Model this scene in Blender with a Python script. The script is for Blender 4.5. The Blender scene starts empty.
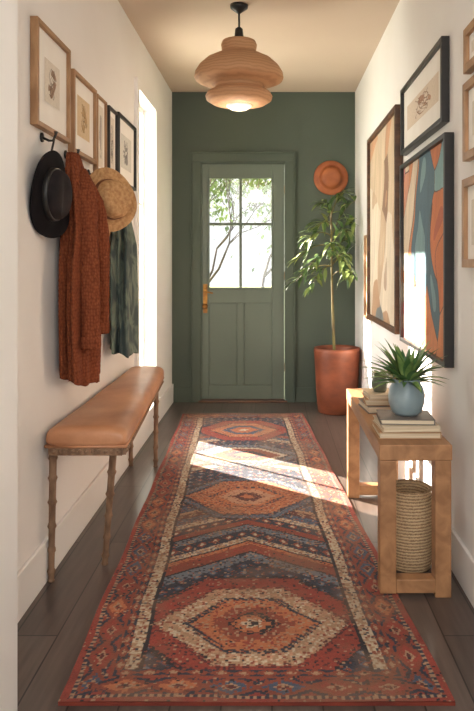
import bpy, bmesh, math, random
import numpy as np
from mathutils import Vector, Matrix
random.seed(7); np.random.seed(7)
S=bpy.context.scene
S.view_settings.view_transform='Standard'
S.view_settings.look='None'
F=689.0; CH=1.22
XL=-0.871; XR=0.723; YB=6.0; ZC=2.70
# ---------------------------------------------------------------- helpers
def lin(c):
    c=np.asarray(c,dtype=float)/255.0
    return np.where(c<=0.04045,c/12.92,((c+0.055)/1.055)**2.4)
def L4(c):
    a=lin(c); return (float(a[0]),float(a[1]),float(a[2]),1.0)
def newmat(name):
    m=bpy.data.materials.new(name); m.use_nodes=True
    nt=m.node_tree; b=nt.nodes['Principled BSDF']; return m,nt,b
def mat(name,c1,c2=None,rough=0.6,scale=(8,8,8),detail=4,bump=0.0,bscale=None,metal=0.0,ramp=(0.35,0.65),sheen=0,emit=0,dist=0.0,bdist=0.01,spec=None):
    m,nt,b=newmat(name)
    b.inputs['Roughness'].default_value=rough; b.inputs['Metallic'].default_value=metal
    if spec is not None: b.inputs['Specular IOR Level'].default_value=spec
    if sheen: b.inputs['Sheen Weight'].default_value=sheen
    if c2 is None: c2=tuple(max(0,x*0.92) for x in c1)
    tc=nt.nodes.new('ShaderNodeTexCoord'); mp=nt.nodes.new('ShaderNodeMapping')
    mp.inputs['Scale'].default_value=scale
    nt.links.new(tc.outputs['Object'],mp.inputs['Vector'])
    n=nt.nodes.new('ShaderNodeTexNoise'); n.inputs['Scale'].default_value=1.0; n.inputs['Detail'].default_value=detail
    n.inputs['Distortion'].default_value=dist
    nt.links.new(mp.outputs[0],n.inputs['Vector'])
    r=nt.nodes.new('ShaderNodeValToRGB')
    r.color_ramp.elements[0].position=ramp[0]; r.color_ramp.elements[1].position=ramp[1]
    r.color_ramp.elements[0].color=L4(c1); r.color_ramp.elements[1].color=L4(c2)
    nt.links.new(n.outputs['Fac'],r.inputs[0]); nt.links.new(r.outputs[0],b.inputs['Base Color'])
    if bump:
        bp=nt.nodes.new('ShaderNodeBump'); bp.inputs['Strength'].default_value=bump; bp.inputs['Distance'].default_value=bdist
        n2=n
        if bscale:
            n2=nt.nodes.new('ShaderNodeTexNoise'); n2.inputs['Scale'].default_value=bscale; n2.inputs['Detail'].default_value=3
            nt.links.new(tc.outputs['Object'],n2.inputs['Vector'])
        nt.links.new(n2.outputs['Fac'],bp.inputs['Height']); nt.links.new(bp.outputs[0],b.inputs['Normal'])
    if emit:
        b.inputs['Emission Color'].default_value=L4(c1); b.inputs['Emission Strength'].default_value=emit
    return m
def attrmat(name,rough=0.9,bump=0.4,bs=400,sheen=0.0):
    m,nt,b=newmat(name); b.inputs['Roughness'].default_value=rough
    if sheen: b.inputs['Sheen Weight'].default_value=sheen
    a=nt.nodes.new('ShaderNodeAttribute'); a.attribute_name='Col'
    tc=nt.nodes.new('ShaderNodeTexCoord')
    n=nt.nodes.new('ShaderNodeTexNoise'); n.inputs['Scale'].default_value=bs; n.inputs['Detail'].default_value=2
    nt.links.new(tc.outputs['Object'],n.inputs['Vector'])
    mx=nt.nodes.new('ShaderNodeMixRGB'); mx.blend_type='MULTIPLY'; mx.inputs[0].default_value=0.3
    nt.links.new(a.outputs['Color'],mx.inputs[1]); nt.links.new(n.outputs['Fac'],mx.inputs[2])
    nt.links.new(mx.outputs[0],b.inputs['Base Color'])
    bp=nt.nodes.new('ShaderNodeBump'); bp.inputs['Strength'].default_value=bump; bp.inputs['Distance'].default_value=0.004
    nt.links.new(n.outputs['Fac'],bp.inputs['Height']); nt.links.new(bp.outputs[0],b.inputs['Normal'])
    return m
class MB:
    def __init__(s): s.v=[]; s.f=[]; s.m=[]; s.sm=[]
    def add(s,vs,fs,mi=0,smooth=False):
        o=len(s.v); s.v+= [tuple(v) for v in vs]
        for f in fs: s.f.append(tuple(i+o for i in f)); s.m.append(mi); s.sm.append(smooth)
    def box(s,x0,x1,y0,y1,z0,z1,mi=0,M=None):
        vs=[(x,y,z) for x in(x0,x1) for y in(y0,y1) for z in(z0,z1)]
        if M is not None: vs=[M@Vector(v) for v in vs]
        s.add(vs,[(0,1,3,2),(4,6,7,5),(0,4,5,1),(2,3,7,6),(0,2,6,4),(1,5,7,3)],mi)
    def lathe(s,prof,o=(0,0,0),axis=(0,0,1),seg=32,mi=0,smooth=True,fn=None,sx=1,sy=1):
        o=Vector(o); q=Vector((0,0,1)).rotation_difference(Vector(axis).normalized())
        vs=[];fs=[]
        for j,(r,h) in enumerate(prof):
            for i in range(seg):
                a=2*math.pi*i/seg; p=Vector((r*math.cos(a)*sx,r*math.sin(a)*sy,h))
                if fn: p=fn(p,a,j)
                vs.append(o+q@p)
        n=len(prof)
        for j in range(n-1):
            for i in range(seg):
                k=(i+1)%seg; fs.append((j*seg+i,j*seg+k,(j+1)*seg+k,(j+1)*seg+i))
        if prof[0][0]>1e-4: fs.append(tuple(reversed(range(seg))))
        if prof[-1][0]>1e-4: fs.append(tuple((n-1)*seg+i for i in range(seg)))
        s.add(vs,fs,mi,smooth)
    def tube(s,pts,rad,seg=8,mi=0,fn=None):
        pts=[Vector(p) for p in pts]; n=len(pts)
        if not hasattr(rad,'__len__'): rad=[rad]*n
        vs=[];fs=[]; up=Vector((0.13,0.21,0.97))
        for j in range(n):
            t=(pts[min(j+1,n-1)]-pts[max(j-1,0)])
            if t.length<1e-7: t=Vector((0,0,1))
            t.normalize()
            if j==0:
                a=t.cross(up)
                if a.length<0.1: a=t.cross(Vector((1,0,0)))
            else: a=a-t*a.dot(t)
            a.normalize(); b=t.cross(a)
            for i in range(seg):
                w=2*math.pi*i/seg; rr=rad[j]*(fn(w,j) if fn else 1); vs.append(pts[j]+(a*math.cos(w)+b*math.sin(w))*rr)
        for j in range(n-1):
            for i in range(seg):
                k=(i+1)%seg; fs.append((j*seg+i,j*seg+k,(j+1)*seg+k,(j+1)*seg+i))
        fs.append(tuple(reversed(range(seg)))); fs.append(tuple((n-1)*seg+i for i in range(seg)))
        s.add(vs,fs,mi,True)
    def leaf(s,base,d,length,width,droop=0.3,mi=0,n=8,fold=0.25,peak=0.4):
        base=Vector(base); d=Vector(d).normalized()
        side=d.cross(Vector((0,0,1)))
        if side.length<0.05: side=Vector((random.uniform(-1,1),random.uniform(-1,1),0))
        side.normalize(); p=base.copy(); vs=[];fs=[]; dd=d.copy()
        for i in range(n+1):
            t=i/n
            w=width*0.5*max(0.02,(t/peak)**0.6 if t<peak else (1-((t-peak)/(1-peak))**1.6))
            if i==0: w=width*0.12
            nrm=side.cross(dd).normalized()
            vs+= [p-side*w+nrm*w*fold, p, p+side*w+nrm*w*fold]
            p=p+dd*(length/n); dd=(dd+Vector((0,0,-droop/n*1.6))).normalized()
        for i in range(n):
            a=i*3; fs+=[(a,a+1,a+4,a+3),(a+1,a+2,a+5,a+4)]
        s.add(vs,fs,mi,True)
    def build(s,name,mats,bevel=0,fixn=True,sub=0,seg=2):
        me=bpy.data.meshes.new(name); me.from_pydata(s.v,[],s.f)
        for m in mats: me.materials.append(m)
        me.polygons.foreach_set('material_index',s.m); me.polygons.foreach_set('use_smooth',s.sm)
        if fixn:
            b=bmesh.new(); b.from_mesh(me); bmesh.ops.recalc_face_normals(b,faces=b.faces); b.to_mesh(me); b.free()
        me.update()
        o=bpy.data.objects.new(name,me); S.collection.objects.link(o)
        if bevel:
            md=o.modifiers.new('Bevel','BEVEL'); md.width=bevel; md.segments=seg; md.limit_method='ANGLE'; md.angle_limit=math.radians(40)
        return o
def group(name,parts):
    e=bpy.data.objects.new(name,None); S.collection.objects.link(e); e.empty_display_size=0.1
    for p in parts: p.parent=e
    return e
def grid(name,pf,nu,nv,colf,material,fixflip=False):
    u=np.linspace(0,1,nu); v=np.linspace(0,1,nv); U,V=np.meshgrid(u,v)
    P=pf(U,V); P=np.stack(P,-1).reshape(-1,3)
    C=colf(U,V).reshape(-1,3)
    idx=np.arange(nu*nv).reshape(nv,nu)
    q=np.stack([idx[:-1,:-1],idx[:-1,1:],idx[1:,1:],idx[1:,:-1]],-1).reshape(-1,4)
    if fixflip: q=q[:,::-1]
    me=bpy.data.meshes.new(name)
    me.vertices.add(len(P)); me.vertices.foreach_set('co',P.astype(np.float32).ravel())
    me.loops.add(q.size); me.loops.foreach_set('vertex_index',q.astype(np.int32).ravel())
    me.polygons.add(len(q)); me.polygons.foreach_set('loop_start',np.arange(0,q.size,4,dtype=np.int32))
    me.update(calc_edges=True)
    a=me.color_attributes.new('Col','FLOAT_COLOR','POINT')
    C4=np.concatenate([C,np.ones((len(C),1))],1).astype(np.float32)
    a.data.foreach_set('color',C4.ravel())
    me.materials.append(material); me.validate()
    o=bpy.data.objects.new(name,me); S.collection.objects.link(o); return o
def vnoise(x,y,seed=0):
    def h(i,j): 
        r=np.sin(i*127.1+j*311.7+seed*74.7)*43758.5453; return r-np.floor(r)
    xi=np.floor(x);yi=np.floor(y);fx=x-xi;fy=y-yi; fx=fx*fx*(3-2*fx);fy=fy*fy*(3-2*fy)
    return (h(xi,yi)*(1-fx)+h(xi+1,yi)*fx)*(1-fy)+(h(xi,yi+1)*(1-fx)+h(xi+1,yi+1)*fx)*fy
def fbm(x,y,seed=0,o=4):
    s=0;a=0.5;t=0
    for k in range(o): s=s+a*vnoise(x*2**k,y*2**k,seed+k);t+=a;a*=0.5
    return s/t
def cell(x,y,seed=0):
    r=np.sin(np.floor(x)*127.1+np.floor(y)*311.7+seed*74.7)*43758.5453; return r-np.floor(r)
# ---------------------------------------------------------------- materials
M_wall=mat('plaster_white',(234,231,227),(229,225,220),0.9,(1.5,1.5,1.5),bump=0.05,bscale=60)
M_trimw=mat('trim_white_paint',(234,231,227),(229,226,221),0.5,(2,2,2))
M_ceil=mat('ceiling_beige',(208,188,170),(202,182,163),0.95,(1,1,1))
M_green=mat('green_wall_paint',(82,91,80),(76,85,75),0.85,(1.2,1.2,1.2),bump=0.06,bscale=50)
M_gdoor=mat('green_door_paint',(98,108,95),(92,102,89),0.5,(2,2,2),bump=0.02,bscale=30)
M_brass=mat('aged_brass',(176,128,66),(130,88,44),0.4,(20,20,20),metal=0.9)
M_black=mat('black_metal',(28,26,25),(20,19,18),0.45)
M_blackw=mat('black_wood',(34,30,28),(24,22,20),0.4,(3,30,30))
M_brownw=mat('dark_brown_wood',(104,72,48),(74,50,34),0.45,(8,30,30))
M_oak=mat('oak_wood',(172,126,86),(142,100,66),0.5,(18,2.5,18),detail=6,bump=0.08,dist=0.6)
M_oakf=mat('frame_oak',(172,132,94),(142,104,70),0.5,(30,8,8),detail=5)
M_walnut=mat('carved_brown_wood',(146,114,88),(106,80,60),0.55,(40,40,14),detail=6,bump=0.25)
M_leather=mat('tan_leather',(200,144,106),(156,102,68),0.42,(5,3,5),detail=7,bump=0.12,bscale=90,ramp=(0.3,0.7))
M_terra=mat('terracotta_glaze',(142,76,48),(108,56,36),0.5,(6,6,10),detail=5,bump=0.05)
M_clayhat=mat('orange_clay',(172,98,54),(144,76,40),0.6,(10,10,10))
M_leaf=mat('leaf_green',(94,120,66),(58,88,46),0.45,(12,12,12))
M_leaf2=mat('leaf_yellowgreen',(142,154,84),(98,122,60),0.45,(12,12,12))
M_leaf3=mat('succulent_green',(96,134,80),(56,96,54),0.4,(16,16,16))
M_leaf4=mat('succulent_light_green',(150,174,104),(98,134,70),0.4,(16,16,16))
M_stem=mat('plant_stem',(120,110,60),(96,80,48),0.6)
M_soil=mat('soil',(60,42,30),(36,26,20),0.95,(60,60,60),bump=0.5)
M_vase=mat('blue_grey_ceramic',(150,166,170),(128,146,152),0.3,(9,9,9))
M_paper=mat('book_pages',(222,206,180),(196,178,150),0.9,(3,3,220))
M_bk1=mat('book_cover_tan',(176,140,104),(160,124,90),0.6)
M_bk2=mat('book_cover_grey',(120,112,104),(104,96,90),0.6)
M_bk3=mat('book_cover_cream',(206,190,164),(190,172,146),0.6)
M_matw=mat('mat_board',(240,236,228),(236,231,222),0.9)
M_hatd=mat('dark_felt',(24,20,23),(14,12,14),0.9,(14,14,14),bump=0.1,spec=0.15)
M_hatd2=mat('dark_felt_crown',(44,36,37),(26,22,24),0.8,(10,10,10),spec=0.2)
M_straw=mat('straw_weave',(194,152,104),(162,118,74),0.75,(60,60,60),bump=0.5)
M_band=mat('hat_band',(110,62,34),(90,50,28),0.6)
M_ext=mat('tree_bark',(96,84,74),(70,60,52),0.9)
M_extl=mat('garden_leaves',(150,168,112),(104,132,80),0.8,(2,2,2))
M_grass=mat('garden_lawn',(150,158,110),(120,138,90),0.95,(3,3,3))
M_bulb=mat('warm_bulb',(255,244,224),(255,240,215),0.4,emit=0.5)
# glass
M_glass,nt,b=newmat('window_glass')
tr=nt.nodes.new('ShaderNodeBsdfTransparent'); gl=nt.nodes.new('ShaderNodeBsdfGlossy'); gl.inputs['Roughness'].default_value=0.03
mx=nt.nodes.new('ShaderNodeMixShader'); mx.inputs[0].default_value=0.05
nt.links.new(tr.outputs[0],mx.inputs[1]); nt.links.new(gl.outputs[0],mx.inputs[2]); nt.links.new(mx.outputs[0],nt.nodes['Material Output'].inputs[0])
# floor
M_floor,nt,b=newmat('dark_floorboards'); b.inputs['Roughness'].default_value=0.28
tc=nt.nodes.new('ShaderNodeTexCoord'); mp=nt.nodes.new('ShaderNodeMapping'); mp.inputs['Rotation'].default_value=(0,0,math.pi/2)
nt.links.new(tc.outputs['Object'],mp.inputs[0])
br=nt.nodes.new('ShaderNodeTexBrick'); br.inputs['Scale'].default_value=1.0; br.inputs['Brick Width'].default_value=1.5; br.inputs['Row Height'].default_value=0.14
br.inputs['Mortar Size'].default_value=0.0025; br.inputs['Color1'].default_value=L4((102,89,82)); br.inputs['Color2'].default_value=L4((82,71,66)); br.inputs['Mortar'].default_value=L4((30,26,24))
nt.links.new(mp.outputs[0],br.inputs['Vector'])
mp2=nt.nodes.new('ShaderNodeMapping'); mp2.inputs['Scale'].default_value=(30,2,1); nt.links.new(tc.outputs['Object'],mp2.inputs[0])
nz=nt.nodes.new('ShaderNodeTexNoise'); nz.inputs['Scale'].default_value=1.5; nz.inputs['Detail'].default_value=7; nt.links.new(mp2.outputs[0],nz.inputs['Vector'])
rr=nt.nodes.new('ShaderNodeValToRGB'); rr.color_ramp.elements[0].position=0.3; rr.color_ramp.elements[0].color=(0.5,0.5,0.5,1); rr.color_ramp.elements[1].position=0.7; rr.color_ramp.elements[1].color=(1,1,1,1)
nt.links.new(nz.outputs['Fac'],rr.inputs[0])
mm=nt.nodes.new('ShaderNodeMixRGB'); mm.blend_type='MULTIPLY'; mm.inputs[0].default_value=0.7
nt.links.new(br.outputs['Color'],mm.inputs[1]); nt.links.new(rr.outputs[0],mm.inputs[2]); nt.links.new(mm.outputs[0],b.inputs['Base Color'])
def wavemat(name,ca,cb,scale,dist,ds,bump,rough=0.75,bd=0.006):
    m,nt,b=newmat(name); b.inputs['Roughness'].default_value=rough
    tc=nt.nodes.new('ShaderNodeTexCoord'); wv=nt.nodes.new('ShaderNodeTexWave'); wv.bands_direction='Z'; wv.inputs['Scale'].default_value=scale; wv.inputs['Distortion'].default_value=dist; wv.inputs['Detail'].default_value=3; wv.inputs['Detail Scale'].default_value=ds
    nt.links.new(tc.outputs['Object'],wv.inputs['Vector'])
    r=nt.nodes.new('ShaderNodeValToRGB'); r.color_ramp.elements[0].color=L4(ca); r.color_ramp.elements[1].color=L4(cb); r.color_ramp.elements[1].position=0.6
    nt.links.new(wv.outputs['Fac'],r.inputs[0]); nt.links.new(r.outputs[0],b.inputs['Base Color'])
    bp=nt.nodes.new('ShaderNodeBump'); bp.inputs['Strength'].default_value=bump; bp.inputs['Distance'].default_value=bd
    nt.links.new(wv.outputs['Fac'],bp.inputs['Height']); nt.links.new(bp.outputs[0],b.inputs['Normal'])
    return m
M_lamp=wavemat('pale_wood_lamp',(176,130,92),(192,146,106),18,5,0.8,0.03)
M_bask=wavemat('woven_basket',(150,118,84),(214,184,144),26,3,6,0.6)
# chunky knit
M_knit,nt,b=newmat('rust_chunky_knit'); b.inputs['Roughness'].default_value=0.95; b.inputs['Specular IOR Level'].default_value=0.15
tc=nt.nodes.new('ShaderNodeTexCoord')
mpk=nt.nodes.new('ShaderNodeMapping'); mpk.inputs['Scale'].default_value=(1,1,0.7); nt.links.new(tc.outputs['Object'],mpk.inputs[0])
vo=nt.nodes.new('ShaderNodeTexVoronoi'); vo.inputs['Scale'].default_value=105; vo.inputs['Randomness'].default_value=0.55
nt.links.new(mpk.outputs[0],vo.inputs['Vector'])
r=nt.nodes.new('ShaderNodeValToRGB'); r.color_ramp.elements[0].position=0.15; r.color_ramp.elements[1].position=0.85
r.color_ramp.elements[0].color=L4((138,76,48)); r.color_ramp.elements[1].color=L4((98,48,29))
nt.links.new(vo.outputs['Distance'],r.inputs[0]); nt.links.new(r.outputs[0],b.inputs['Base Color'])
bp=nt.nodes.new('ShaderNodeBump'); bp.invert=True; bp.inputs['Strength'].default_value=0.7; bp.inputs['Distance'].default_value=0.006
nt.links.new(vo.outputs['Distance'],bp.inputs['Height']); nt.links.new(bp.outputs[0],b.inputs['Normal'])
# ---------------------------------------------------------------- room shell
Y0=-1.2
WY0,WY1,WZ0,WZ1=4.42,5.06,0.22,2.33
m=MB(); T=0.12
m.box(XL-T,XL,Y0,WY0,0,ZC); m.box(XL-T,XL,WY0,WY1,0,WZ0); m.box(XL-T,XL,WY0,WY1,WZ1,ZC); m.box(XL-T,XL,WY1,YB,0,ZC)
m.build('wall_left',[M_wall])
m=MB(); m.box(XR,XR+T,Y0,YB,0,ZC); m.build('wall_right',[M_wall])
DX0,DX1,DZ=-0.618,0.113,2.09
m=MB(); m.box(XL-T,DX0-0.01,YB,YB+T,0,ZC); m.box(DX1+0.01,XR+T,YB,YB+T,0,ZC); m.box(DX0-0.01,DX1+0.01,YB,YB+T,DZ+0.01,ZC)
m.build('wall_back',[M_green])
m=MB(); m.box(XL-T,XR+T,Y0,YB+T,-0.1,0); m.build('floor',[M_floor])
m=MB(); m.box(XL-T,XR+T,Y0,YB+T,ZC,ZC+0.1); m.build('ceiling',[M_ceil])
m=MB(); m.box(XL,XL+0.014,1.85,YB,0,0.16); m.build('baseboard_left',[M_trimw],bevel=0.004)
m=MB(); m.box(XR-0.014,XR,Y0,YB,0,0.16); m.build('baseboard_right',[M_trimw],bevel=0.004)
m=MB(); m.box(XL+0.014,DX0-0.08,YB-0.014,YB,0,0.13); m.box(DX1+0.09,XR-0.014,YB-0.014,YB,0,0.13); m.build('baseboard_back',[M_green],bevel=0.004)
m=MB(); m.box(XL,-0.70,0.9,1.83,0,ZC); m.box(-0.70,-0.682,1.70,1.85,0,ZC); m.box(-0.70,-0.688,1.60,1.68,0,ZC); m.build('trim_1',[M_trimw],bevel=0.004)
# left window
m=MB()
c=0.06
m.box(XL,XL+0.022,WY0-c,WY0,WZ0-c,WZ1+c); m.box(XL,XL+0.022,WY1,WY1+c,WZ0-c,WZ1+c)
m.box(XL,XL+0.021,WY0,WY1,WZ1,WZ1+c); m.box(XL,XL+0.045,WY0-c-0.01,WY1+c+0.01,WZ0-0.03,WZ0)
x0,x1=XL-0.10,XL-0.07
m.box(x0,x1,WY0,WY0+0.03,WZ0,WZ1); m.box(x0,x1,WY1-0.03,WY1,WZ0,WZ1); m.box(x0,x1,WY0+0.03,WY1-0.03,WZ0,WZ0+0.04); m.box(x0,x1,WY0+0.03,WY1-0.03,WZ1-0.04,WZ1)
for z in (0.95,1.64): m.box(x0+0.008,x1-0.008,WY0,WY1,z-0.01,z+0.01)
m.box(x0+0.009,x1-0.009,(WY0+WY1)/2-0.01,(WY0+WY1)/2+0.01,WZ0,WZ1)
fr=m.build('casing',[M_trimw],bevel=0.002)
m=MB(); m.box(XL-0.086,XL-0.084,WY0+0.02,WY1-0.02,WZ0+0.03,WZ1-0.03); g=m.build('glass',[M_glass])
group('window_1',[fr,g])
# door
YD=YB+0.03
m=MB(); cw=0.075
m.box(DX0-cw,DX0-0.002,YB-0.02,YB+0.002,0,DZ+0.004); m.box(DX1+0.002,DX1+cw,YB-0.02,YB+0.002,0,DZ+0.004); m.box(DX0-cw,DX1+cw,YB-0.02,YB+0.002,DZ+0.004,DZ+cw)
m.box(DX0-cw-0.012,DX0-cw,YB-0.032,YB,0,DZ+cw); m.box(DX1+cw,DX1+cw+0.012,YB-0.032,YB,0,DZ+cw); m.box(DX0-cw-0.012,DX1+cw+0.012,YB-0.032,YB,DZ+cw,DZ+cw+0.014)
m.build('trim_2',[M_green],bevel=0.003)
m=MB()
m.box(DX0-0.01,DX0+0.004,YB+0.003,YB+T,0.021,DZ-0.004); m.box(DX1-0.004,DX1+0.01,YB+0.003,YB+T,0.021,DZ-0.004); m.box(DX0-0.01,DX1+0.01,YB+0.003,YB+T,DZ-0.004,DZ+0.01)
m.build('trim_3',[M_gdoor])
def dx(p): return (p-272)/114.2
def dz(p): return CH+(262-p)/114.2
GX0,GX1=dx(209),dx(272); GZ0,GZ1=dz(288),dz(178)
m=MB(); a,bk=YD,YD+0.045
d0,d1=DX0+0.006,DX1-0.006
m.box(d0,GX0,a,bk,0.022,DZ-0.007); m.box(GX1,d1,a,bk,0.022,DZ-0.007); m.box(GX0,GX1,a,bk,GZ1,DZ-0.007)
pz0,pz1=dz(385),dz(303)
m.box(GX0,GX1,a,bk,pz1,GZ0); m.box(GX0,GX1,a,bk,0.022,pz0)
mid=(GX0+GX1)/2
m.box(mid-0.03,mid+0.03,a,bk,pz0,pz1)
m.box(GX0,mid-0.03,a+0.014,bk,pz0,pz1); m.box(mid+0.03,GX1,a+0.014,bk,pz0,pz1)
m.box(mid-0.012,mid+0.012,a+0.004,bk,GZ0,GZ1); zc=dz(224); m.box(GX0,GX1,a+0.005,bk-0.001,zc-0.012,zc+0.012)
for (x0,x1,z0,z1) in ((GX0-0.012,GX0+0.006,GZ0+0.006,GZ1-0.006),(GX1-0.006,GX1+0.012,GZ0+0.006,GZ1-0.006),(GX0-0.012,GX1+0.012,GZ0-0.014,GZ0+0.006),(GX0-0.012,GX1+0.012,GZ1-0.006,GZ1+0.012)):
    m.box(x0,x1,a-0.008,a+0.01,z0,z1)
slab=m.build('slab',[M_gdoor],bevel=0.003)
m=MB(); m.box(GX0,GX1,a+0.02,a+0.024,GZ0,GZ1); g=m.build('glass',[M_glass])
m=MB(); hx=DX0+0.035
m.box(hx-0.018,hx+0.018,a-0.008,a,dz(313),dz(284)); 
m.lathe([(0.0,0.05),(0.018,0.047),(0.024,0.035),(0.020,0.02),(0.01,0.012),(0.012,0)],(hx,a-0.008,dz(306)),(0,-1,0),20)
m.tube([(hx,a-0.01,dz(292)),(hx,a-0.05,dz(292)),(hx+0.03,a-0.055,dz(292)),(hx+0.07,a-0.05,dz(293))],0.007,10)
m.lathe([(0.014,0),(0.014,0.012),(0.0,0.014)],(hx,a-0.008,dz(287.5)),(0,-1,0),16)
hd=m.build('handle',[M_brass],bevel=0.002)
m=MB()
for z in (0.3,1.1,1.85): m.box(DX1-0.006,DX1+0.001,YB+0.02,YB+0.034,z-0.035,z+0.035)
hg=m.build('hinges',[M_brass])
group('door_1',[slab,g,hd,hg])
m=MB(); m.box(DX0-0.02,DX1+0.02,YB-0.03,YB+T,0,0.018); m.build('door_threshold',[M_brownw],bevel=0.004)
# ---------------------------------------------------------------- rug
C=lambda *c: lin(c)
PAL=dict(rust=C(138,68,48),orange=C(184,110,70),navy=C(48,50,64),cream=C(200,182,156),slate=C(108,116,126),maroon=C(88,40,38),tan=C(170,136,106),dark=C(38,33,38),peach=C(190,142,112),red=C(148,60,46),blue=C(72,86,106))
def rugcol(U,V):
    W=3.6; q=0.0045
    u=(U-0.5)*1.08; w=V*W
    u=u+0.004*(vnoise(w*9,U*3,3)-0.5)*2; w2=w+0.030*(fbm(U*4,V*11,9)-0.5)
    uq=np.round(u/q)*q; wq=np.round(w2/q)*q
    col=np.zeros(U.shape+(3,))
    def put(mask,c): col[mask]=PAL[c] if isinstance(c,str) else c
    def speck(mask,c,p,s,g=0.009):
        rnd=cell(uq/g,wq/g,s); put(mask&(rnd<p),c)
    au=np.abs(uq)
    put(au>=0,'navy')
    gx,gy=uq/0.06,wq/0.06+0.5*(np.floor(uq/0.06)%2)
    d=np.abs((gx%1)-0.5)+np.abs((gy%1)-0.5); rc=cell(gx,gy,5)
    put(d<0.34,'blue'); put((d<0.25)&(rc<0.4),'rust'); put((d<0.25)&(rc>0.4)&(rc<0.65),'slate'); put((d<0.12),'tan')
    def chev(w0,w1,seq,ths,slope):
        ph=(wq-w0)-slope*(0.36-au); a0=0.0
        for i,(c,th) in enumerate(zip(seq,ths)):
            mk=(ph>=a0)&(ph<a0+th); put(mk,c); f=(ph-a0)/th
            if c in('navy','maroon','dark') and th>0.04:
                dd=np.abs(((uq/0.06)%1)-0.5)+np.abs(f-0.5)
                put(mk&(dd<0.36),'rust' if c!='maroon' else 'tan'); put(mk&(dd<0.18),'cream' if c!='maroon' else 'navy')
            if c in('cream',): speck(mk,'slate',0.25,i+80); speck(mk,'tan',0.4,i+90)
            if c in('slate','blue'): speck(mk,'tan',0.10,i+60); speck(mk,'navy',0.2,i+61)
            if c in('orange','rust'): speck(mk,'red',0.2,i+70)
            a0+=th
    chev(0.66,1.6,['slate','dark','rust','orange','dark','cream','navy','slate','dark','rust','navy','cream','blue','maroon','tan','blue'],
         [0.07,0.012,0.075,0.03,0.012,0.045,0.085,0.06,0.012,0.05,0.07,0.05,0.07,0.06,0.03,0.08],0.66)
    chev(2.02,2.3,['navy','cream','rust','blue'],[0.06]*4,0.45)
    chev(2.62,2.9,['navy','cream','blue','rust'],[0.06]*4,0.45)
    def med(c0,hl,hw,cols,levels,ln=0.62):
        dw=np.abs(wq-c0)/hl; du=np.abs(uq)/hw
        dd=np.maximum(dw,(du+dw*ln)/1.0)
        st=0.02*np.sign(np.sin(uq*150))*np.sign(np.sin(wq*150))
        for cc,lv in zip(cols,levels): put(dd+st<lv,cc)
        return dd
    d=med(0.41,0.29,0.40,['dark','red','maroon','tan','dark','orange','rust','dark','orange','cream','dark'],[1.16,1.11,0.84,0.81,0.58,0.55,0.36,0.22,0.17,0.09,0.05])
    mk=(d<0.81)&(d>0.58); speck(mk,'cream',0.30,1); speck(mk,'peach',0.25,22); speck(mk,'rust',0.05,2)
    mk=(d<0.55)&(d>0.22); speck(mk,'red',0.15,3); speck(mk,'tan',0.12,4)
    mk=(d<1.11)&(d>0.84); speck(mk,'maroon',0.10,14)
    mk=(d<0.60)&(d>0.52); put(mk&(((uq+wq)/0.03)%1<0.5),'navy')
    d=med(1.66,0.27,0.38,['dark','blue','navy','orange','navy','orange','peach','maroon','orange'],[1.12,1.07,0.94,0.88,0.54,0.50,0.40,0.22,0.10])
    mk=(d<0.88)&(d>0.54); speck(mk,'peach',0.2,6); speck(mk,'rust',0.2,66); mk=(d<1.07)&(d>0.94); speck(mk,'slate',0.3,7)
    d=med(2.42,0.22,0.38,['dark','slate','navy','cream','rust','navy','orange'],[1.12,1.06,0.82,0.76,0.62,0.4,0.2])
    mk=(d<1.06)&(d>0.82); speck(mk,'navy',0.25,8)
    d=med(3.06,0.27,0.38,['navy','red','dark','orange','blue','orange','cream'],[1.12,1.06,0.74,0.70,0.46,0.3,0.1])
    mk=(d<0.70)&(d>0.46); speck(mk,'peach',0.2,10)
    mk=(au>0.345)&(au<0.390)&(w>0.15)&(w<W-0.15); put(mk,'cream'); speck(mk,'navy',0.12,12); speck(mk,'rust',0.10,13); speck(mk,'tan',0.4,15)
    mk=(au>0.333)&(au<0.347); put(mk,'dark')
    e=np.minimum(np.minimum(0.54-au,wq),W-wq)
    run=np.where((0.54-au)<=np.minimum(wq,W-wq),wq,uq)
    e2=e
    put(e2<0.150,'navy')
    mk=(e2<0.150)&(e2>0.118)
    dm=np.abs(((run/0.07)%1)-0.5)*2; de=np.abs(e2-0.134)/0.017
    put(mk&(dm+de<1.1),'rust'); put(mk&(dm+de<0.5),'tan')
    put((e2<0.118)&(e2>0.110),'rust')
    mk=(e2<=0.110)&(e2>0.032); put(mk,'navy')
    pr=run/0.15; dm=np.abs((pr%1)-0.5)*2; de=np.abs(e2-0.071)/0.039
    rc=cell(pr,pr*0,21)
    put(mk&(dm*0.9+de<1.15),'rust'); put(mk&(dm+de<0.85)&(rc<0.45),'blue'); put(mk&(dm+de<0.85)&(rc>=0.45)&(rc<0.75),'orange'); put(mk&(dm+de<0.85)&(rc>=0.75),'red'); put(mk&(dm+de<0.42),'tan'); put(mk&(dm+de<0.25),'maroon')
    put(mk&(dm*0.9+de>1.5),'red')
    speck(mk,'rust',0.12,33)
    mk=(e2<=0.032)&(e2>0.022); put(mk,'tan'); put(mk&((run/0.022)%1<0.5),'navy')
    put(e2<=0.022,'red')
    al=e2>-1
    speck(al,'dark',0.035,40,0.007); speck(al,'tan',0.03,41,0.007); speck(al,'rust',0.06,42,0.007)
    n=0.74+0.5*fbm(U*2+5,V*34,50)
    k=0.82+0.28*cell(u/0.0045,w/0.0045,51)
    col=col*(n*k)[...,None]
    wear=np.clip((fbm(U*6,V*20,60)-0.5)*2.0,0,0.36)[...,None]
    col=col*(1-wear)+PAL['tan']*wear*0.65
    return np.clip(col,0,1)
ny,fy=1.893,5.494
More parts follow.
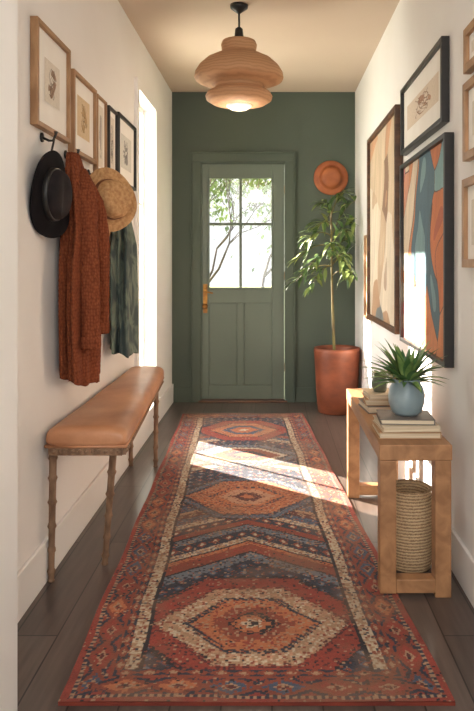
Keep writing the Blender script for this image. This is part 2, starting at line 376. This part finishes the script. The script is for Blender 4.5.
def rugpos(U,V):
    Y=ny+(fy-ny)*V
    xl=-0.588+(-0.709+0.588)*V; xr=0.504+(0.247-0.504)*V
    X=xl+(xr-xl)*U+0.003*np.sin(V*30)
    Z=0.012+0.0012*np.sin(U*9+V*17)
    return X,Y,Z
M_rug=attrmat('kilim_wool',0.95,0.6,350,0.05)
top=grid('pile',rugpos,340,1150,rugcol,M_rug)
m=MB(); vs=[]
N=40
for z in (0.0005,0.0105):
    for i in range(N+1):
        V=i/N
        for U in (0,1):
            X,Y,Z=rugpos(U,V); vs.append((float(X),float(Y),z))
fs=[]
R=2*(N+1)
for i in range(N):
    a=2*i; fs+=[(a,a+1,a+3,a+2),(R+a,R+a+2,R+a+3,R+a+1),(a,a+2,R+a+2,R+a),(a+1,R+a+1,R+a+3,a+3)]
fs+=[(0,R,R+1,1),(2*N,2*N+1,R+2*N+1,R+2*N)]
m.add(vs,fs); M_rugb=mat('rug_edge',(120,48,32),(96,36,26),0.95)
bk_=m.build('backing',[M_rugb])
group('kilim_runner_rug',[top,bk_])
# ---------------------------------------------------------------- pendant lamp
s=173.6; LX=-0.19; LY=3.97
def lz(y): return CH+(262-y)/s
m=MB()
m.lathe([(0.0,2.70),(0.052,2.70),(0.050,2.682),(0.02,2.66),(0.008,2.65)][::-1],(LX,LY,0),seg=28,mi=0)
m.tube([(LX,LY,2.66),(LX+0.001,LY,2.6),(LX,LY,lz(30))],0.006,8,0)
m.lathe([(0.008,lz(27)),(0.022,lz(29)),(0.026,lz(36)),(0.03,lz(42)),(0.0,lz(43))],(LX,LY,0),seg=24,mi=0)
pr=[(0.0,40.5),(12,40.5),(16.5,41.5),(18,45),(17,51),(17.5,53.5),(24,56),(33,60.5),(40,67),(43.7,73),(44.5,77.5),(43.5,80),(38,82),(30,84),(25,86),(24,88),(25.5,90),(31.5,93),(33.5,96.5),(32.5,100),(27,103.5),(19,105),(13,105.3)]
m.lathe([(r/s,lz(y)) for r,y in pr],(LX,LY,0),seg=56,mi=1)
m.lathe([(13/s,lz(104.8)),(12.4/s,lz(107)),(8/s,lz(109.5)),(0,lz(110.5))],(LX,LY,0),seg=28,mi=2)
m.build('pendant_lamp',[M_black,M_lamp,M_bulb],fixn=False)
# ---------------------------------------------------------------- picture frames
M_art=attrmat('painted_canvas',0.7,0.3,120)
def frame(name,side,y0,y1,z0,z1,fw,dep,fm,colf,matw=0.0,nu=120,nv=120,fm2=None):
    X=XL if side=='L' else XR; sg=1 if side=='L' else -1
    def bx(m,a,b,c,d,e,f,mi=0):
        x0,x1=X+sg*a,X+sg*b; m.box(min(x0,x1),max(x0,x1),c,d,e,f,mi)
    m=MB()
    bx(m,0.001,dep,y0,y0+fw,z0,z1); bx(m,0.001,dep,y1-fw,y1,z0,z1); bx(m,0.001,dep,y0+fw,y1-fw,z0,z0+fw); bx(m,0.001,dep,y0+fw,y1-fw,z1-fw,z1)
    f=m.build('moulding',[fm],bevel=0.002)
    m=MB(); bx(m,0.001,dep*0.5,y0+fw,y1-fw,z0+fw,z1-fw); bd=m.build('mat_board',[M_matw])
    i=fw+matw; xx=X+sg*(dep*0.5+0.0015)
    cv=grid('artwork',lambda U,V:(np.full(U.shape,xx),y0+i+(y1-y0-2*i)*U,z0+i+(z1-z0-2*i)*V),nu,nv,colf,M_art)
    return group(name,[f,bd,cv])
def sketch(seed,ink=(150,110,80),bg=(232,222,206)):
    def f(U,V):
        col=np.zeros(U.shape+(3,))+lin(bg)
        r=np.random.RandomState(seed)
        body=((U-0.5-0.08*np.sin(V*7+seed))**2/0.05+(V-0.5)**2/0.12)
        t=fbm(U*6+seed,V*8,seed)
        col[(body<1)&(t>0.5)]=lin([x*0.75+50 for x in ink])
        col[(body<1)&(np.abs(t-0.5)<0.015)]=lin([x*0.5 for x in ink])
        for k in range(6):
            cx=0.5+0.16*(r.rand()-0.5); a=6+5*r.rand(); p=r.rand()*6
            dl=np.abs(U-cx-0.13*np.sin(V*a+p)); mk=(dl<0.009)&(V>0.15)&(V<0.85); col[mk]=lin([x*0.75 for x in ink])
        return col
    return f
def abstract(pal,seed,sx=2.2,sy=3.0,warp=1.2,lines=None,lw=0.035):
    P=[lin(c) for c in pal]
    def f(U,V):
        w1=fbm(U*2.0+seed,V*2.0,seed,2)-0.5; w2=fbm(U*2.0,V*2.0+seed,seed+9,2)-0.5
        x=(U+warp*0.5*w1+0.12*(V-0.5))*sx; y=(V+warp*0.5*w2)*sy
        xi=np.floor(x); yi=np.floor(y); best=np.full(U.shape,9.0); idc=np.zeros(U.shape); sec=np.full(U.shape,9.0)
        for a in(-1,0,1):
            for b in(-1,0,1):
                h1=cell(xi+a+.5,yi+b+.5,seed); h2=cell(xi+a+.5,yi+b+.5,seed+3)
                h3=(((xi+a)*4+(yi+b)*7+seed)%len(P))/len(P)+0.001
                d=np.hypot(xi+a+h1-x,(yi+b+h2-y))
                up=d<best; sec=np.where(up,best,np.minimum(sec,d)); idc=np.where(up,h3,idc); best=np.where(up,d,best)
        k=np.clip(np.floor(idc*len(P)).astype(int),0,len(P)-1); col=np.array(P)[k]
        g=best/np.maximum(sec,1e-4); col2=np.array(P)[(k+3)%len(P)]
        mk=(g<0.3); col[mk]=col[mk]*0.35+col2[mk]*0.65
        br=0.78+0.5*fbm(U*22+V*6+seed,V*4-U*3,seed+20); col=col*br[...,None]
        if lines is not None:
            mk=(sec-best)<lw; col[mk]=lin(lines)
        return np.clip(col,0,1)
    return f
frame('oak_picture_frame','L',2.475,2.885,1.715,2.105,0.018,0.03,M_oakf,sketch(3),0.095)
frame('oak_picture_frame','L',2.935,3.315,1.69,2.045,0.018,0.03,M_oakf,sketch(5,(200,150,80),(226,200,160)),0.07)
frame('thin_oak_picture_frame','L',3.35,3.54,1.65,2.04,0.012,0.025,M_oakf,sketch(8,(180,170,160)),0.03)
frame('black_picture_frame','L',3.575,3.775,1.66,2.035,0.014,0.03,M_blackw,sketch(11,(120,110,100)),0.03)
frame('black_picture_frame','L',3.80,4.28,1.66,2.05,0.018,0.03,M_blackw,sketch(14,(130,125,120),(226,222,212)),0.08)
frame('black_picture_frame','R',2.80,3.70,1.79,2.14,0.022,0.035,M_blackw,sketch(21,(190,130,90),(232,214,192)),0.09)
palA=[(204,180,150),(218,202,178),(180,144,112),(208,186,158),(140,108,84),(192,164,134),(120,124,122),(200,152,116)]
palB=[(206,118,64),(222,202,174),(96,136,142),(170,78,52),(72,104,118),(216,150,118),(92,74,76),(132,168,168),(210,134,84),(196,116,112),(208,186,150)]
frame('abstract_painting','R',2.73,3.69,0.80,1.735,0.020,0.04,M_blackw,abstract(palB,4,3.6,2.8,1.5,(80,60,52),0.02),0.0,260,260)
frame('earthtone_painting','R',3.80,4.93,0.82,2.09,0.03,0.045,M_brownw,abstract(palA,17,2.4,2.2,1.5),0.0,180,180)
frame('oak_picture_frame','R',2.05,2.51,1.585,1.865,0.03,0.03,M_oakf,sketch(31),0.05)
frame('oak_picture_frame','R',2.05,2.52,1.20,1.52,0.03,0.03,M_oakf,sketch(33),0.05)
frame('oak_picture_frame','R',2.05,2.50,1.90,2.06,0.03,0.03,M_oakf,sketch(35),0.03)
frame('oak_picture_frame','R',5.0,5.2,0.80,1.42,0.02,0.03,M_oakf,sketch(37,(170,110,70),(206,176,140)),0.0)
# ---------------------------------------------------------------- hooks
def hook(y,z):
    m=MB(); m.lathe([(0.018,0),(0.018,0.006),(0.006,0.008),(0.0,0.008)],(XL+0.0005,y,z),(1,0,0),16)
    m.tube([(XL+0.004,y,z),(XL+0.03,y,z-0.012),(XL+0.045,y,z-0.012),(XL+0.055,y,z+0.01),(XL+0.056,y,z+0.022)],[0.005,0.005,0.005,0.005,0.008],8)
    return m.build('coat_hook',[M_black])
hook(2.60,1.69); hook(2.90,1.672); hook(3.26,1.64); hook(3.74,1.63)
# ---------------------------------------------------------------- hats
def hat(name,loc,axis,R,rc,hc,mb,mc,mband,flop=0.02,strap=None):
    m=MB()
    br=[(rc*0.98,0.004),(rc+0.01,0.0),(rc+(R-rc)*0.5,-0.004),(R*0.985,0.004),(R,0.010),(R*0.985,0.013),(rc+(R-rc)*0.5,0.006),(rc+0.006,0.012)]
    def wob(p,a,j):
        r=math.hypot(p.x,p.y); k=max(0,(r-rc)/(R-rc)); p.z+=flop*k*math.sin(2*a+0.6)+flop*0.4*k*math.sin(3*a); return p
    m.lathe(br,(0,0,0),seg=56,mi=0,fn=wob)
    def dent(p,a,j):
        r=math.hypot(p.x,p.y)
        if p.z>hc*0.7: p.z-=0.2*hc*max(0,1-(p.y/(rc*0.35))**2)*(0.6+0.4*p.x/rc)*(1 if r<rc*0.75 else 0.4)
        return p
    cr=[(rc*1.02,0.0),(rc,0.012),(rc*0.985,hc*0.35),(rc*0.95,hc*0.65),(rc*0.86,hc*0.87),(rc*0.7,hc*0.97),(rc*0.45,hc),(rc*0.2,hc),(0.0,hc)]
    m.lathe(cr,(0,0,0),seg=48,mi=1,fn=dent,sx=1.06,sy=0.96)
    m.lathe([(rc*1.03,0.010),(rc*1.035,0.012),(rc*1.025,0.03),(rc*0.99,0.032)],(0,0,0),seg=48,mi=2,sx=1.06,sy=0.96)
    q=Vector((0,0,1)).rotation_difference(Vector(axis).normalized()); L=Vector(loc)
    m.v=[tuple(L+q@Vector(v)) for v in m.v]
    if strap: m.tube(strap,0.004,6,2)
    return m.build(name,[mb,mc,mband],fixn=False)
hat('dark_felt_hat',(XL+0.032,2.60,1.475),(1,-0.12,-0.05),0.165,0.092,0.065,M_hatd,M_hatd2,M_black,0.012,
    strap=[(XL+0.05,2.60,1.69),(XL+0.05,2.59,1.67),(XL+0.045,2.585,1.64),(XL+0.04,2.585,1.62)])
hat('straw_hat',(XL+0.12,3.16,1.505),(1,-0.85,0.05),0.148,0.088,0.085,M_straw,M_straw,M_band,0.010,
    strap=[(XL+0.05,3.26,1.64),(XL+0.055,3.24,1.64),(XL+0.06,3.21,1.63)])
hat('straw_hat',(XL+0.03,3.36,1.47),(1,-0.12,-0.05),0.15,0.085,0.045,M_straw,M_straw,M_band,0.008)
# ---------------------------------------------------------------- hanging textiles
def cloth(name,y,ztop,zbot,hw,dep,mt,seed,folds=7,n=90,seg=140,hem=0.05,topw=0.03,yshift=0.0,knit=0.0,gr=0.42,extra=None):
    m=MB(); rs=random.Random(seed); ph=[rs.uniform(0,6.28) for _ in range(8)]
    vs=[];fs=[]
    for j in range(n+1):
        t=j/n
        grow=min(1,(t/gr))**0.7; w=topw+(hw-topw)*grow; d=0.024+(dep-0.024)*min(1,t/0.35)**0.8
        w*=1+0.05*math.sin(t*9+ph[0])
        for i in range(seg):
            a=2*math.pi*i/seg
            fa=0.17*math.sin(folds*a+ph[1]+0.8*math.sin(t*3+ph[2]))+0.10*math.sin((folds*2+1)*a+ph[3]+t*2)
            fa*=min(1,0.35+t*1.6)
            rr_=1+fa
            if knit: rr_+=knit*(math.sin(a*34+ (j%4)*1.6)*math.sin(j*1.6))
            yy=y+yshift*t+w*math.cos(a)*rr_
            xx=XL+0.012+d*1.02+d*math.sin(a)*rr_*0.92
            xx=max(xx,XL+0.006)
            z=ztop-(ztop-zbot)*t
            z-= t*hem*(math.sin(a+ph[4])+0.35*math.sin(5*a+ph[5]))*0.5
            vs.append((xx,yy,z))
    for j in range(n):
        for i in range(seg):
            k=(i+1)%seg; fs.append((j*seg+i,j*seg+k,(j+1)*seg+k,(j+1)*seg+i))
    fs.append(tuple(range(seg))); fs.append(tuple(n*seg+i for i in range(seg)))
    m.add(vs,fs,0,True)
    if extra: extra(m)
    return m.build(name,[mt])
def bez(a,b,c,n=10):
    a,b,c=Vector(a),Vector(b),Vector(c); return [a*(1-t)**2+b*2*t*(1-t)+c*t*t for t in [i/n for i in range(n+1)]]
def sleeves(m):
    for (p0,p1,p2) in (((XL+0.07,2.90,1.60),(XL+0.13,2.80,1.45),(XL+0.135,2.785,0.90)),((XL+0.07,2.94,1.58),(XL+0.145,3.00,1.4),(XL+0.12,2.99,0.94))):
        pts=bez(p0,p1,p2,40)
        rad=[0.022+0.024*min(1,k/10)-0.008*(k/40) for k in range(41)]; rad[-2]*=1.08; rad[-1]*=1.0
        m.tube(pts,rad,36,0,fn=lambda w,j: 1+0.07*math.sin(3*w+j*0.25)+0.05*math.sin(w*9+j*1.6))
        m.lathe([(0.042,-0.03),(0.045,-0.02),(0.045,0.015),(0.04,0.022)],p2,(0,0,1),28)
M_teal=mat('green_patterned_cloth',(104,116,104),(54,68,68),0.85,(10,10,6),detail=6,bump=0.3,ramp=(0.42,0.58),dist=2)
cloth('rust_knit_cardigan',2.885,1.675,0.735,0.175,0.062,M_knit,4,folds=5,hem=0.05,topw=0.035,knit=0.03,gr=0.5,extra=sleeves)
cloth('green_patterned_scarf',3.71,1.635,0.745,0.165,0.06,M_teal,9,folds=5,hem=0.05,topw=0.03)
# ---------------------------------------------------------------- bench
BY0,BY1=2.60,4.17
def bx_r(y): t=(y-BY0)/(BY1-BY0); return -0.548+(-0.65+0.548)*t
bl=XL+0.008
BZ=0.027
m=MB(); n=60; seg=44; vs=[];fs=[]
for j in range(n+1):
    t=j/n; t=0.5-0.5*math.cos(math.pi*t)
    y=BY0+(BY1-BY0)*t
    e=min(t,1-t)*(BY1-BY0); k=1 if e>0.045 else math.sqrt(max(0,1-((0.045-e)/0.045)**2))
    xr=bx_r(y); cx=(bl+xr)/2; hx_=(xr-bl)/2-0.02*(1-k)
    hz=0.040*(0.3+0.7*k)*(1+0.05*math.sin(t*14)); czz=0.522+BZ
    for i in range(seg):
        a=2*math.pi*i/seg; ca,sa=math.cos(a),math.sin(a)
        px=cx+hx_*math.copysign(abs(ca)**0.42,ca); pz=czz+hz*math.copysign(abs(sa)**0.6,sa)
        if sa>0: pz-=0.012*math.sin(math.pi*t)*(1-abs(ca)**2)-0.006*(1-ca*ca)
        vs.append((px,y,pz))
for j in range(n):
    for i in range(seg):
        k=(i+1)%seg; fs.append((j*seg+i,j*seg+k,(j+1)*seg+k,(j+1)*seg+i))
fs.append(tuple(range(seg))); fs.append(tuple(n*seg+i for i in range(seg)))
m.add(vs,fs,0,True)
zz=0.494+BZ
pts=[(bx_r(BY0)-0.006,BY0+0.008,zz),(bx_r(BY1)-0.006,BY1-0.008,zz),(bl+0.006,BY1-0.008,zz),(bl+0.006,BY0+0.008,zz),(bx_r(BY0)-0.006,BY0+0.008,zz)]
m.tube(pts,0.006,8,0)
cush=m.build('cushion',[M_leather])
m=MB()
def rail(p,q,h0,h1,t):
    p=Vector(p);q=Vector(q); d=(q-p).normalized(); nn=Vector((-d.y,d.x,0))*t/2
    vs=[]
    for a in(p,q):
        for sgn in(-1,1):
            for z in(h0,h1): vs.append((a.x+nn.x*sgn,a.y+nn.y*sgn,z))
    m.add(vs,[(0,1,3,2),(4,6,7,5),(0,4,5,1),(2,3,7,6),(0,2,6,4),(1,5,7,3)],0)
a1=(bx_r(BY0)-0.02,BY0+0.02,0);a2=(bx_r(BY1)-0.02,BY1-0.02,0);a3=(bl+0.024,BY1-0.02,0);a4=(bl+0.024,BY0+0.02,0)
for (p_,q_) in ((a1,a2),(a3,a4),(a4,a1),(a2,a3)): rail(p_,q_,0.46+BZ,0.49+BZ,0.024)
for k in range(60):
    t=(k+0.5)/60; y=a1[1]+(a2[1]-a1[1])*t; x=a1[0]+(a2[0]-a1[0])*t+0.012
    m.lathe([(0,-0.009),(0.006,-0.006),(0.009,0),(0.006,0.006),(0,0.009)],(x,y,0.475+BZ),seg=8)
for k in range(11):
    t=(k+0.5)/11; x=a4[0]+(a1[0]-a4[0])*t
    m.lathe([(0,-0.009),(0.006,-0.006),(0.009,0),(0.006,0.006),(0,0.009)],(x,BY0+0.008,0.475+BZ),seg=8)
def leg(top,foot):
    top=Vector(top);foot=Vector(foot); ax=foot-top; Ln=ax.length
    pr=[(0.018,0)]
    knots=[0.06,0.22,0.40,0.58,0.76,0.92]
    for i in range(1,60):
        t=i/60; r=0.0145-0.003*t
        for kk in knots: r+=0.005*math.exp(-((t-kk)/0.013)**2)
        pr.append((r,t*Ln))
    pr+= [(0.014,Ln*0.99),(0.012,Ln)]
    m.lathe(pr,top,ax,14,0)
tz=0.475+BZ
leg((-0.84,2.645,tz),(-0.843,2.63,0.0)); leg((-0.62,2.70,tz),(-0.675,2.78,0.0))
leg((-0.84,4.09,tz),(-0.843,4.12,0.0)); leg((-0.685,4.08,tz),(-0.693,4.10,0.0))
base=m.build('carved_base',[M_walnut])
group('upholstered_bench',[cush,base])
# ---------------------------------------------------------------- console table
CX0,CX1,CY0,CY1,CZ=0.39,0.655,2.50,3.62,0.556
m=MB(); p=0.062
m.box(CX0,CX1,CY0,CY1,CZ-0.058,CZ)
top_=m.build('table_top',[M_oak],bevel=0.004)
m=MB()
for y,zb in ((CY0+0.002,0.0145),(CY1-p-0.002,0.0)):
    m.box(CX0+0.003,CX0+p,y,y+p,zb,CZ-0.058); m.box(CX1-p,CX1-0.003,y,y+p,0.0,CZ-0.058)
    m.box(CX0+p,CX1-p,y+0.003,y+p-0.003,0.015,0.065)
legs=m.build('leg_frames',[M_oak],bevel=0.003)
group('wooden_console_table',[top_,legs])
m=MB()
def wob(p,a,j): k=1+0.02*math.sin(a*28+j*math.pi); p.x*=k;p.y*=k; return p
pr=[(0.0,0.0),(0.085,0.0)]+[(0.086+0.010*math.sin(i/30*math.pi)+0.002*(i%2),0.005+i*0.0098) for i in range(31)]+[(0.092,0.312),(0.086,0.316),(0.078,0.308),(0.078,0.2),(0.0,0.02)]
m.lathe(pr,(0.553,2.78,0.001),seg=56,fn=wob)
m.build('woven_basket',[M_bask],fixn=False)
def book(m,x0,x1,y0,y1,z,t,cm,rot=0):
    c=Vector(((x0+x1)/2,(y0+y1)/2,0)); M=Matrix.Translation(c)@Matrix.Rotation(rot,4,'Z')@Matrix.Translation(-c)
    m.box(x0+0.006,x1-0.004,y0+0.004,y1-0.004,z+0.003,z+t-0.003,0,M)
    m.box(x0,x1,y0,y1,z,z+0.003,cm,M); m.box(x0,x1,y0,y1,z+t-0.003,z+t,cm,M); m.box(x1-0.004,x1,y0,y1,z,z+t,cm,M)
m=MB()
book(m,0.40,0.635,2.58,2.79,CZ+0.001,0.024,1); book(m,0.41,0.628,2.585,2.78,CZ+0.026,0.022,3,0.05); book(m,0.415,0.62,2.60,2.775,CZ+0.049,0.02,2,-0.06)
m.build('book_stack',[M_paper,M_bk1,M_bk2,M_bk3])
VZ=CZ+0.070
m=MB()
book(m,0.41,0.56,3.02,3.22,CZ+0.001,0.03,2,0.1); book(m,0.415,0.55,3.03,3.2,CZ+0.032,0.026,1,-0.05); book(m,0.42,0.545,3.03,3.19,CZ+0.059,0.022,3,0.08)
m.build('book_stack',[M_paper,M_bk1,M_bk2,M_bk3])
m=MB()
m.lathe([(0,0),(0.026,0),(0.036,0.02),(0.038,0.04),(0.030,0.06),(0.024,0.068),(0.026,0.074),(0.020,0.074),(0.018,0.06),(0,0.058)],(0.485,3.1,CZ+0.0825),seg=28,mi=0)
for k in range(16):
    a=random.uniform(0,6.28); m.leaf((0.485,3.1,CZ+0.14),(math.cos(a)*0.9,math.sin(a)*0.9,1.0),random.uniform(0.04,0.07),0.03,0.6,1,6)
m.build('small_potted_succulent',[mat('green_ceramic',(110,116,98),(88,98,82),0.4),M_leaf3],fixn=False)
m=MB(); vx,vy=0.525,2.69
m.lathe([(0,0),(0.045,0),(0.058,0.012),(0.069,0.045),(0.071,0.075),(0.064,0.105),(0.054,0.122),(0.053,0.130),(0.058,0.137),(0.055,0.139),(0.049,0.135),(0.046,0.12),(0,0.115)],(vx,vy,VZ+0.001),seg=48,mi=0)
for k in range(66):
    a=k*2.399; el=0.12+1.3*((k%23)/23.0); 
    d=Vector((math.cos(a)*math.cos(el),math.sin(a)*math.cos(el),math.sin(el)+0.15)).normalized()
    ln=random.uniform(0.14,0.20)
    if d.x>0.3: ln=min(ln,0.12/d.x)
    m.leaf((vx+0.015*math.cos(a),vy+0.015*math.sin(a),VZ+0.118),d,ln,random.uniform(0.026,0.038),0.5,1 if k%2 else 2,8,0.35,0.35)
m.build('potted_agave',[M_vase,M_leaf3,M_leaf4],fixn=False)
# ---------------------------------------------------------------- tall plant
PX,PY=0.53,5.62
m=MB()
m.lathe([(0,0),(0.15,0),(0.158,0.01),(0.172,0.2),(0.184,0.44),(0.189,0.50),(0.185,0.522),(0.172,0.522),(0.166,0.49),(0.162,0.46),(0,0.46)],(PX,PY,0.001),seg=56,mi=0)
m.lathe([(0.164,0.45),(0.12,0.472),(0,0.476)],(PX,PY,0.001),seg=28,mi=1)
st=bez((PX-0.02,PY,0.46),(PX-0.05,PY,1.1),(PX-0.045,PY+0.0,1.76),16)
m.tube(st,[0.013-0.008*i/16 for i in range(17)],8,2)
rs=random.Random(12)
for (tx,tz_,sz,dy) in ((-0.32,1.24,1.36,0),(-0.26,1.38,1.46,-0.15),(-0.33,1.06,1.26,0.1),(-0.15,1.50,1.52,0.18),(0.13,1.54,1.38,-0.1),(0.15,1.72,1.48,0.05),(0.13,1.28,1.24,0.12),(-0.22,1.02,1.2,-0.2),(0.12,1.10,1.16,-0.18),(0.07,1.80,1.60,0.1),(-0.10,1.70,1.54,-0.1),(0.15,1.42,1.32,0.2),(-0.26,1.16,1.3,-0.25),(0.04,1.2,1.3,-0.3),(0.06,1.45,1.42,-0.28),(-0.06,1.3,1.4,-0.25)):
    t=(sz-0.46)/1.30; i=max(0,min(16,int(t*16))); s0=st[i]
    e=Vector((PX+tx,PY+dy,tz_)); mid_=(s0+e)/2+Vector((0,0,0.10))
    pts=bez(s0,mid_,e,10); m.tube(pts,[0.005-0.003*k/10 for k in range(11)],6,2)
    for k in range(3,11):
        for r_ in range(2):
            out=Vector((tx,dy,0)); out=out.normalized() if out.length>0 else Vector((0,0,1))
            dr=(pts[k]-pts[k-1]).normalized()*0.5+out*0.5+Vector((rs.uniform(-0.8,0.8),rs.uniform(-0.8,0.8),rs.uniform(-0.5,0.6)))
            ln=rs.uniform(0.11,0.18)
            q=pts[k]+dr.normalized()*ln
            if q.x>XR-0.03: dr.x=-abs(dr.x)*0.3
            if q.y>5.93: dr.y=-abs(dr.y)
            m.leaf(pts[k],dr,ln,rs.uniform(0.026,0.040),0.7,3 if rs.random()<0.5 else 4,7,0.2,0.35)
m.build('potted_tall_plant',[M_terra,M_soil,M_stem,M_leaf,M_leaf2],fixn=False)
m=MB()
m.lathe([(0.0,0.0),(0.146,0.0),(0.150,0.008),(0.146,0.016),(0.12,0.014),(0.098,0.018),(0.094,0.035),(0.085,0.055),(0.06,0.066),(0.03,0.064),(0.0,0.062)],(0.512,YB-0.001,1.952),(0,-1,0),48)
m.build('orange_wall_hat',[M_clayhat])
# ---------------------------------------------------------------- garden outside
m=MB(); m.box(-25,25,YB+T+0.01,40,-0.25,-0.15); m.box(-25,XL-T-0.01,-10,YB+T+0.01,-0.25,-0.15); m.build('garden_ground',[M_grass])
def tree(name,base,H,seed,nl=500,r0=0.028,ls=0.12):
    rs=random.Random(seed); m=MB(); tips=[]
    def rec(p,d,l,r,dep):
        q=p+d*l; midp=(p+q)/2+Vector((rs.uniform(-1,1),rs.uniform(-1,1),rs.uniform(-1,1)))*l*0.08
        m.tube([p,midp,q],[r,r*0.85,r*0.68],6,0); tips.append(q)
        if dep==0: return
        for _ in range(3 if dep>1 else 2):
            nd=(d+Vector((rs.uniform(-1,1),rs.uniform(-1,1),rs.uniform(-0.5,0.7)))*0.75).normalized(); rec(q,nd,l*rs.uniform(0.6,0.85),r*0.62,dep-1)
    rec(Vector(base),Vector((0.05,0,1)),H,r0*H+0.01,5)
    for k in range(nl):
        t=rs.choice(tips[len(tips)//3:]); o=Vector((rs.gauss(0,0.4),rs.gauss(0,0.3),rs.gauss(0,0.35)))
        m.leaf(t+o,(rs.uniform(-1,1),rs.uniform(-1,1),rs.uniform(-1,0.3)),ls,ls*0.5,0.2,1,3)
    m.build(name,[M_ext,M_extl],fixn=False)
tree('garden_tree',(-1.0,9.6,-0.15),1.0,3,300,0.02,0.07)
tree('garden_tree',(-0.2,12.0,-0.15),1.1,8,4500,0.028,0.13)
tree('garden_tree',(-1.9,12.5,-0.15),1.2,15,4500,0.028,0.13)
# ---------------------------------------------------------------- light
w=bpy.data.worlds.new('World'); S.world=w; w.use_nodes=True
bg=w.node_tree.nodes['Background']; bg.inputs[0].default_value=(0.96,0.98,1.0,1); bg.inputs[1].default_value=1.25
def lamp(name,typ,loc,rot=None,direction=None,**k):
    l=bpy.data.lights.new(name,typ)
    for a,b in k.items(): setattr(l,a,b)
    o=bpy.data.objects.new(name,l); S.collection.objects.link(o); o.location=loc
    if direction: o.rotation_euler=Vector(direction).to_track_quat('-Z','Y').to_euler()
    return o
lamp('sun','SUN',(-5,8,5),direction=(1,-0.82,-0.62),energy=52,angle=math.radians(0.8),color=(1.0,0.9,0.76))
lamp('hall_ceiling_fill','AREA',(-0.07,0.6,2.6),direction=(0,0.55,-1),energy=24,shape='RECTANGLE',size=1.2,size_y=1.4,color=(1.0,0.99,0.97))  # added out-of-view area lamp that brightens the hall; no fixture hangs here
lamp('hall_fill_light','AREA',(-0.07,-0.8,1.6),direction=(0,1,0.1),energy=30,shape='RECTANGLE',size=1.3,size_y=1.8,color=(1.0,0.99,0.98))
lamp('window_daylight','AREA',(XL-0.3,(WY0+WY1)/2,1.35),direction=(1,-0.1,-0.05),energy=48,shape='RECTANGLE',size=0.6,size_y=2.0,color=(1.0,0.97,0.93))
lamp('pendant_glow','POINT',(LX,LY,2.0),energy=3.5,shadow_soft_size=0.08,color=(1.0,0.9,0.78))
# ---------------------------------------------------------------- camera
cd=bpy.data.cameras.new('camera'); cam=bpy.data.objects.new('camera',cd); S.collection.objects.link(cam)
cam.location=(0,0,CH); cam.rotation_euler=(math.pi/2,0,0)
cd.sensor_fit='VERTICAL'; cd.sensor_height=36; cd.sensor_width=24; cd.lens=36*F/711
cd.shift_x=-35/711; cd.shift_y=-93.5/711; cd.clip_start=0.05
S.camera=cam
